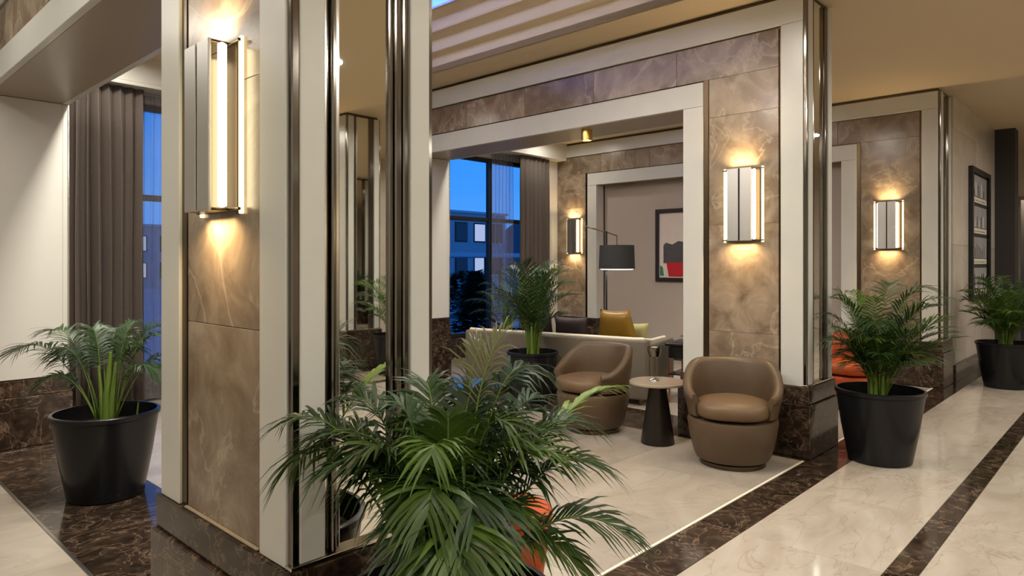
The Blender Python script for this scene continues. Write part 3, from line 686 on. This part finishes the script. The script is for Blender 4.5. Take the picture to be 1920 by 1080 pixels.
# ------------------------------------------------------------------ framed board in the corridor
pb = empty('framed_board', (10.95, YC3 - .02, 1.78), label='tall black framed board with four rows of photographs on the stone wall', cat='picture'); pb['local'] = 1
bw_, bh_ = .66, .86
for n_, a in (('frame_side', (-bw_, -bw_ + .08, -.05, 0, -bh_, bh_)), ('frame_side', (bw_ - .08, bw_, -.05, 0, -bh_, bh_)),
              ('frame_rail', (-bw_ + .08, bw_ - .08, -.05, 0, bh_ - .06, bh_)), ('frame_rail', (-bw_ + .08, bw_ - .08, -.05, 0, -bh_, -bh_ + .06))):
    box(n_, *a, 'black', pb)
box('backing', -bw_ + .08, bw_ - .08, -.012, -.002, -bh_ + .06, bh_ - .06, 'charcoal', pb, 0)
rr = random.Random(4)
for k in range(4):
    z1 = bh_ - .085 - k * .405
    box('photograph', -bw_ + .13, bw_ - .13, -.016, -.012, z1 - .275, z1, 'poster_photo', pb, 0)
    box('caption_strip', -bw_ + .13, bw_ - .13, -.016, -.012, z1 - .355, z1 - .285, 'poster_paper', pb, 0)
    x = -bw_ + .18
    while x < bw_ - .25:
        l = rr.uniform(.05, .13); hgt = rr.uniform(.08, .2); zz = z1 - .27
        box('printed_mark', x, x + l * .5, -.0165, -.0161, zz, zz + hgt, 'poster_ink' if rr.random() < .6 else 'poster_paper', pb, 0)
        box('printed_line', x, x + l, -.0165, -.0161, z1 - .332, z1 - .322, 'poster_ink', pb, 0); x += l + .04

# ------------------------------------------------------------------ palms
def bez(a, b, c, t): return a * (1 - t) ** 2 + b * (2 * t * (1 - t)) + c * t * t
def frond_mesh(base, ctrl, tip, leaf=.17, width=.012, n=22, m='leaf', start=.34, droop=.5, seed=0, stem_r=.005, spread=62, ymax=None):
    rr = random.Random(seed); base, ctrl, tip = Vector(base), Vector(ctrl), Vector(tip)
    V, F, MI = [], [], []
    pts = [bez(base, ctrl, tip, i / 12) for i in range(13)]
    tv, tf = tube_data(pts, [stem_r * (1 - .75 * i / 12) for i in range(13)], 5)
    V += tv; F += tf; MI += [1] * len(tf)
    up = Vector((0, 0, 1))
    for i in range(n):
        u = (i + .5) / n; t = start + (1 - start) * u
        p = bez(base, ctrl, tip, t); tg = (bez(base, ctrl, tip, min(1, t + .03)) - bez(base, ctrl, tip, t - .03)).normalized()
        side = tg.cross(up)
        if side.length < .1: side = tg.cross(Vector((.6, .8, 0)))
        side.normalize(); nrm = side.cross(tg).normalized()
        L = leaf * (.55 + .75 * math.sin(PI * min(1, .18 + .80 * u)) ** .8) * rr.uniform(.88, 1.1)
        for s in (-1, 1):
            a = R(spread - 34 * u + rr.uniform(-6, 6))
            d = (side * s * math.sin(a) + tg * math.cos(a) + nrm * rr.uniform(.12, .32)).normalized()
            dr = droop * rr.uniform(.7, 1.3)
            w = width * (.65 + .5 * math.sin(PI * u)) * .5
            b0 = len(V); ww = (.45, 1.0, .8, .0)
            wv = d.cross(nrm).normalized(); wv = (wv + nrm * s * .35).normalized()
            for k in range(4):
                q = k / 3; c = p + d * (L * q) + Vector((0, 0, -1)) * (L * dr * q * q)
                if k < 3: V.append(tuple(c + wv * w * ww[k])); V.append(tuple(c - wv * w * ww[k]))
                else: V.append(tuple(c))
            F += [(b0, b0 + 1, b0 + 3, b0 + 2), (b0 + 2, b0 + 3, b0 + 5, b0 + 4), (b0 + 4, b0 + 5, b0 + 6)]; MI += [0, 0, 0]
    if ymax is not None:     # leaves bend away from the wall behind the palm
        q = .14
        V = [(x, y if y < ymax - q else ymax - q + q * (1 - math.exp(-(y - ymax + q) / q)), z) for x, y, z in V]
    me = bpy.data.meshes.new('frond'); me.from_pydata(V, [], F); me.materials.append(M[m]); me.materials.append(M['stem'])
    me.polygons.foreach_set('material_index', MI); me.shade_smooth(); return me
def pot_parts(t, r=.288, h=.51, rb=.205):
    lathe('pot', [(rb - .01, 0), (rb, .008), (rb + (r - rb) * .55, h * .5), (r - .006, h - .035), (r + .004, h - .028), (r + .006, h - .004), (r, h), (r - .014, h),
                  (r - .018, h - .05), (r - .025, h - .10)], 'pot', t, n=48, cap1=False)
    lathe('soil', [(r - .028, h - .095), (r - .10, h - .082), (.02, h - .075)], 'soil', t, n=32)
def palm(loc, label, fronds, stems=(), r=.288, h=.51, rb=.205, wall=None):
    t = empty('potted_palm', loc, label=label, cat='palm', group='potted palms in black planters'); t['local'] = 1
    pot_parts(t, r, h, rb)
    for i, f in enumerate(fronds):
        link('frond', frond_mesh(seed=i * 7 + int(loc[0] * 100), ymax=None if wall is None else wall - loc[1], **f), t)
    for i, (pts, rad) in enumerate(stems): tube('stem', pts, rad, 'stem', t, 8)
    return t
CR = Vector((math.sin(R(43.2)), -math.cos(R(43.2)), 0)); CF = Vector((math.cos(R(43.2)), math.sin(R(43.2)), 0))
def fr_spec(az, reach, ztip, zc, leaf=.17, m='leaf', base_z=.46, base_r=.03, lift=.45, **k):
    d = Vector((math.cos(az), math.sin(az), 0))
    b = d * base_r + Vector((0, 0, base_z)); c = d * (reach * lift) + Vector((0, 0, zc)); t = d * reach + Vector((0, 0, ztip))
    return dict(base=b, ctrl=c, tip=t, leaf=leaf, m=m, **k)
def random_palm(seed, n, top, reach, leaf=.15, dark=.4, h=.51, width=.012, up=0.0):
    rr = random.Random(seed); out = []
    for i in range(n):
        az = 2.4 * i + rr.uniform(-.4, .4); k = (i + rr.random()) / n
        zt = top - (top - h - .16) * k ** 1.3 * (1 - .5 * up) + rr.uniform(-.06, .04)
        re = reach * (.25 + .75 * math.sin(PI * min(1, .12 + .75 * k))) * rr.uniform(.75, 1.05)
        zc = zt + rr.uniform(-.05, .14) * (1 - up)
        out.append(fr_spec(az, re, zt, zc, leaf * rr.uniform(.8, 1.15), 'leaf_dark' if rr.random() < dark else 'leaf', h - .08, .03, rr.uniform(.18, .42) * (1 - .3 * up),
                           n=20, width=width, droop=rr.uniform(.15, .55), start=.30, spread=rr.uniform(48, 66), stem_r=.004))
    return out
def stems_for(seed, n, h, z):
    rr = random.Random(seed); out = []
    for i in range(n):
        a = rr.uniform(0, 2 * PI); q = rr.uniform(.02, .07); p = Vector((math.cos(a) * q, math.sin(a) * q, h - .09))
        out.append(([tuple(p), tuple(p * 1.15 + Vector((0, 0, .12))), (p.x * 1.9, p.y * 1.9, z + rr.uniform(-.06, .08))], [.014, .012, .007]))
    return out
# the large palm in the foreground; each frond is (right, away, height) of its tip in metres from the pot, and the height its arch reaches
def cf(r_, f_, z, zc, lift=.5, base_z=.44, **k):
    k.setdefault('n', 28); k.setdefault('width', .0105)
    d = CR * r_ + CF * f_
    nb = d.normalized() * .05 if d.length > .01 else Vector((0, 0, 0))
    return dict(base=nb + Vector((0, 0, base_z)), ctrl=d * lift + Vector((0, 0, zc)), tip=d + Vector((0, 0, z)), **k)
NEAR = [cf(-.44, .05, .86, 1.02, .62, leaf=.15, droop=.8), cf(-.43, .0, .98, 1.06, .55, leaf=.14, m='leaf_dark'), cf(-.33, .05, .92, 1.05, .55, leaf=.14),
        cf(-.28, .10, 1.02, 1.05, .5, leaf=.14, m='leaf_dark'), cf(-.30, -.08, .86, 1.0, .5, leaf=.13, m='leaf_dark'), cf(-.20, -.12, .92, 1.02, .5, leaf=.13),
        cf(-.08, .18, 1.05, 1.03, .45, leaf=.14, m='leaf_dark'), cf(.06, .12, 1.04, 1.0, .45, leaf=.13, m='leaf_dark'), cf(-.02, -.20, .94, 1.05, .45, leaf=.13),
        cf(.22, .14, 1.10, 1.14, .4, leaf=.17, m='leaf_dark', droop=.8), cf(.52, .42, .99, 1.02, .5, leaf=.12, m='leaf_light', width=.016, n=18, spread=35),
        cf(.15, .12, 1.20, 1.10, .3, leaf=.15, m='leaf_olive', width=.006, n=18, start=.55, spread=50), cf(.08, .2, 1.16, 1.06, .3, leaf=.14, m='leaf_olive', width=.006, n=16, start=.6, spread=50),
        cf(.38, .15, .93, 1.05, .55, leaf=.15, m='leaf_dark'), cf(.30, -.05, .88, 1.03, .5, leaf=.14), cf(.42, .02, .84, .98, .55, leaf=.14, m='leaf_dark'), cf(.50, -.02, .66, .86, .55, leaf=.15, m='leaf_dark'),
        cf(.37, -.08, .57, .84, .6, leaf=.12), cf(.12, -.22, .76, .95, .5, leaf=.13, m='leaf_dark'), cf(.08, -.32, .70, .95, .5, leaf=.14),
        cf(.02, -.34, .68, .92, .5, leaf=.14), cf(-.05, -.26, .72, .90, .5, leaf=.14, m='leaf_dark'), cf(.05, -.40, .60, .84, .55, leaf=.13, m='leaf_light'), cf(-.01, -.38, .62, .86, .55, leaf=.13),
        cf(-.16, .02, 1.01, 1.08, .4, leaf=.13, m='leaf_dark'), cf(.16, -.08, .98, 1.08, .4, leaf=.13), cf(-.24, .04, .82, .95, .55, leaf=.14), cf(.14, .30, .90, 1.05, .5, leaf=.14, m='leaf_dark'),
        cf(.10, .02, .80, .9, .4, leaf=.14, m='leaf_dark'), cf(-.06, -.08, .82, .95, .4, leaf=.14, m='leaf_dark'), cf(-.18, .14, .86, .98, .5, leaf=.14, m='leaf_dark'), cf(.04, -.16, .76, .85, .5, leaf=.15, m='leaf_dark'),
        cf(-.06, -.20, .82, .98, .5, leaf=.14), cf(.09, -.26, .68, .9, .5, leaf=.14), cf(-.22, -.06, .90, 1.0, .5, leaf=.13, m='leaf_dark'), cf(.24, .06, .80, .95, .5, leaf=.14, m='leaf_dark'),
        cf(-.04, .10, .94, 1.05, .4, leaf=.14, m='leaf_dark'), cf(.10, .20, .98, 1.04, .45, leaf=.13, m='leaf_dark'), cf(-.38, .06, .92, 1.0, .6, leaf=.13), cf(-.06, -.12, .76, .9, .5, leaf=.14, m='leaf_dark'),
        cf(.08, -.22, .82, .96, .45, leaf=.14, m='leaf_dark'), cf(.20, .0, .90, 1.02, .45, leaf=.14), cf(-.02, -.28, .82, 1.0, .5, leaf=.13), cf(.0, .02, .98, .95, .4, leaf=.13), cf(-.12, .08, .96, 1.0, .4, leaf=.13),
        cf(.26, .20, 1.0, 1.04, .45, leaf=.13, m='leaf_dark'), cf(.23, -.03, .69, .90, .5, leaf=.13), cf(.20, .06, .66, .86, .5, leaf=.12, m='leaf_dark'), cf(.05, -.06, .90, .95, .4, leaf=.13), cf(.30, .10, .92, 1.0, .5, leaf=.13)]
palm((1.22, 1.385, 0), 'large arching palm in the foreground before the mirrored column', NEAR, stems_for(3, 9, .51, .74), wall=1.79)
palm((5.33, 1.42, 0), 'potted palm in a black planter on the corridor edge by the brown tub chair', random_palm(11, 40, 1.22, .54, .15, .65, width=.010) + random_palm(13, 26, .98, .34, .14, .5, width=.010), stems_for(12, 9, .51, .85), wall=1.77)
palm((9.44, 1.22, 0), 'farthest potted palm in a black planter below the framed board', random_palm(15, 36, 1.22, .56, .15, .4) + random_palm(17, 16, .98, .34, .14, .4), stems_for(16, 8, .51, .8), wall=1.68)
PL = [cf(-.58, .05, .86, 1.04, .6, leaf=.18, m='leaf_dark'), cf(-.42, .12, .98, 1.06, .5, leaf=.17, m='leaf_dark'), cf(-.28, -.05, .86, 1.0, .5, leaf=.16, m='leaf_dark'),
      cf(-.34, -.1, .68, .86, .55, leaf=.14, m='leaf_dark'), cf(.30, .1, .94, 1.05, .5, leaf=.16, m='leaf_dark'), cf(.22, .2, 1.0, 1.02, .5, leaf=.16, m='leaf_dark'), cf(.34, -.06, .74, .92, .55, leaf=.15, m='leaf_dark'),
      cf(-.08, .25, .98, 1.02, .5, leaf=.16, m='leaf_dark'), cf(.08, .15, 1.02, 1.0, .5, leaf=.14, m='leaf_dark'), cf(-.18, .25, .86, 1.0, .5, leaf=.16, m='leaf_dark'), cf(.32, .24, .78, .94, .55, leaf=.16, m='leaf_dark'),
      cf(-.15, .1, 1.0, 1.02, .45, leaf=.14, m='leaf_dark'), cf(.16, .05, .88, .95, .5, leaf=.14, m='leaf_dark'), cf(-.40, .2, .80, .98, .55, leaf=.15, m='leaf_dark')]
for k_ in PL: k_['stem_r'] = .004  # every frond takes the dark leaf colour, painting in the backlit shade
palm((1.33, 4.62, 0), 'sparse potted palm in a black planter before the left curtain', PL,
     [([(0, 0, .42), (.005, .0, .60), (.02, -.01, .86)], [.026, .022, .010]), ([(.02, -.02, .42), (.025, -.025, .6), (.04, -.04, .80)], [.018, .015, .008]), ([(-.015, .015, .42), (-.02, .02, .58), (-.03, .04, .78)], [.016, .013, .007]),
      ([(.12, -.14, .42), (.13, -.15, .56)], [.006, .004])])
palm((5.20, 4.60, 0), 'upright potted palm in a black planter before the beige sofa back', random_palm(21, 34, 1.40, .50, .16, .85, up=.6), stems_for(22, 9, .51, .95), .26)
palm((6.62, 6.30, 0), 'low potted palm beyond the sofa by the blue window', random_palm(31, 18, 1.15, .55, .17, .9), stems_for(32, 6, .51, .8))
palm((5.27, -3.32, 0), 'potted palm across the corridor seen only in the column mirror', random_palm(41, 22, 1.24, .55, .17, .3), stems_for(42, 7, .51, .8))

# ------------------------------------------------------------------ outside the windows
gd = box('ground', -120, 260, YWIN + .5, 320, -.75, -.6, 'asphalt', None, 0); tag(gd, kind='structure')
def building(x, y, w, d, h, rows, cols, m, label, lit=.25, seed=0):
    t = empty('building', (x, y, -.6), label=label, cat='building')
    box('facade', x - w / 2, x + w / 2, y, y + d, -.6, h - .6, m, t, 0)
    box('roof', x - w / 2 - .2, x + w / 2 + .2, y - .2, y + d + .2, h - .6, h - .4, 'roof', t, 0)
    rr = random.Random(seed); cw = w / cols; rh = (h - .6) / rows
    for i in range(cols):
        for j in range(rows):
            f = box('window_frame', x - w / 2 + cw * (i + .18), x - w / 2 + cw * (i + .82), y - .06, y + .05, -.4 + rh * (j + .25), -.4 + rh * (j + .85), 'frame', t, 0)
            box('pane', x - w / 2 + cw * (i + .22), x - w / 2 + cw * (i + .78), y - .075, y - .062, -.4 + rh * (j + .29), -.4 + rh * (j + .81), 'lit_glass' if rr.random() < lit else 'far_glass', f, 0)
building(41, 46, 14, 10, 6.6, 2, 6, 'facade', 'pale two storey building seen far through the far window', .3, 1)
building(56, 62, 16, 10, 6.0, 2, 7, 'facade_dark', 'dark low building behind the pale building outside', .25, 2)
building(18, 60, 22, 10, 5.0, 2, 8, 'facade', 'pale low building outside the near window behind the sheer curtain', .3, 3)
cp = empty('canopy', (26, 30, -.6), label='pale flat canopy on posts outside the far window', cat='canopy')
box('canopy_roof', 22.5, 34, 28, 33, 1.75, 2.0, 'roof', cp, .02)
for x in (23, 28, 33.5):
    for y in (28.4, 32.6): box('post', x - .08, x + .08, y - .08, y + .08, -.6, 1.75, 'frame', cp, 0)
hl = empty('hills', (100, 200, 0), kind='structure')
V, F = [], []
for i in range(60):
    x = -60 + i * 5.5; y = 230 - abs(i - 30) * .5; hgt = 14 + 6 * math.sin(i * .35) + 3 * math.sin(i * .9)
    V += [(x, y, -1), (x, y + 20, hgt), (x, y + 60, -1)]
for i in range(59):
    a = i * 3; F += [(a, a + 3, a + 4, a + 1), (a + 1, a + 4, a + 5, a + 2)]
mesh('ridge', V, F, 'hill', hl, True, (-100, -200, 0))
def conifer(x, y, h, w, label, seed):
    t = empty('tree', (x, y, -.6), label=label, cat='tree')
    tube('trunk', [(0, 0, 0), (0, 0, h * .5)], [.12, .06], 'bark', t, 8)
    rr = random.Random(seed); V, F = [], []
    for i in range(900):
        q = rr.random(); z = h * (.12 + .88 * q); rad = w * (1 - q) ** .7 * (.35 + .65 * rr.random()); a = rr.uniform(0, 2 * PI)
        p = Vector((rad * math.cos(a), rad * math.sin(a), z)); d = Vector((math.cos(a), math.sin(a), rr.uniform(-.5, .4))) * .28; s = Vector((-math.sin(a), math.cos(a), rr.uniform(-.4, .4))) * .12
        b = len(V); V += [tuple(p - s), tuple(p + s), tuple(p + d)]; F.append((b, b + 1, b + 2))
    o = mesh('crown', V, F, 'outdoor_leaf', t); o['kind'] = 'stuff'
conifer(12.6, 13.2, 1.75, .55, 'dark bushy tree outside the middle of the far window', 1)
conifer(9.75, 13.0, 2.9, .42, 'dark narrow tree outside the left edge of the far window', 2)
conifer(17.5, 19.0, 1.7, 1.3, 'wide low dark tree outside behind the bushy tree', 3)
conifer(7.6, 15.2, 2.2, 1.0, 'dark tree outside the near window behind the sheer curtain', 4)
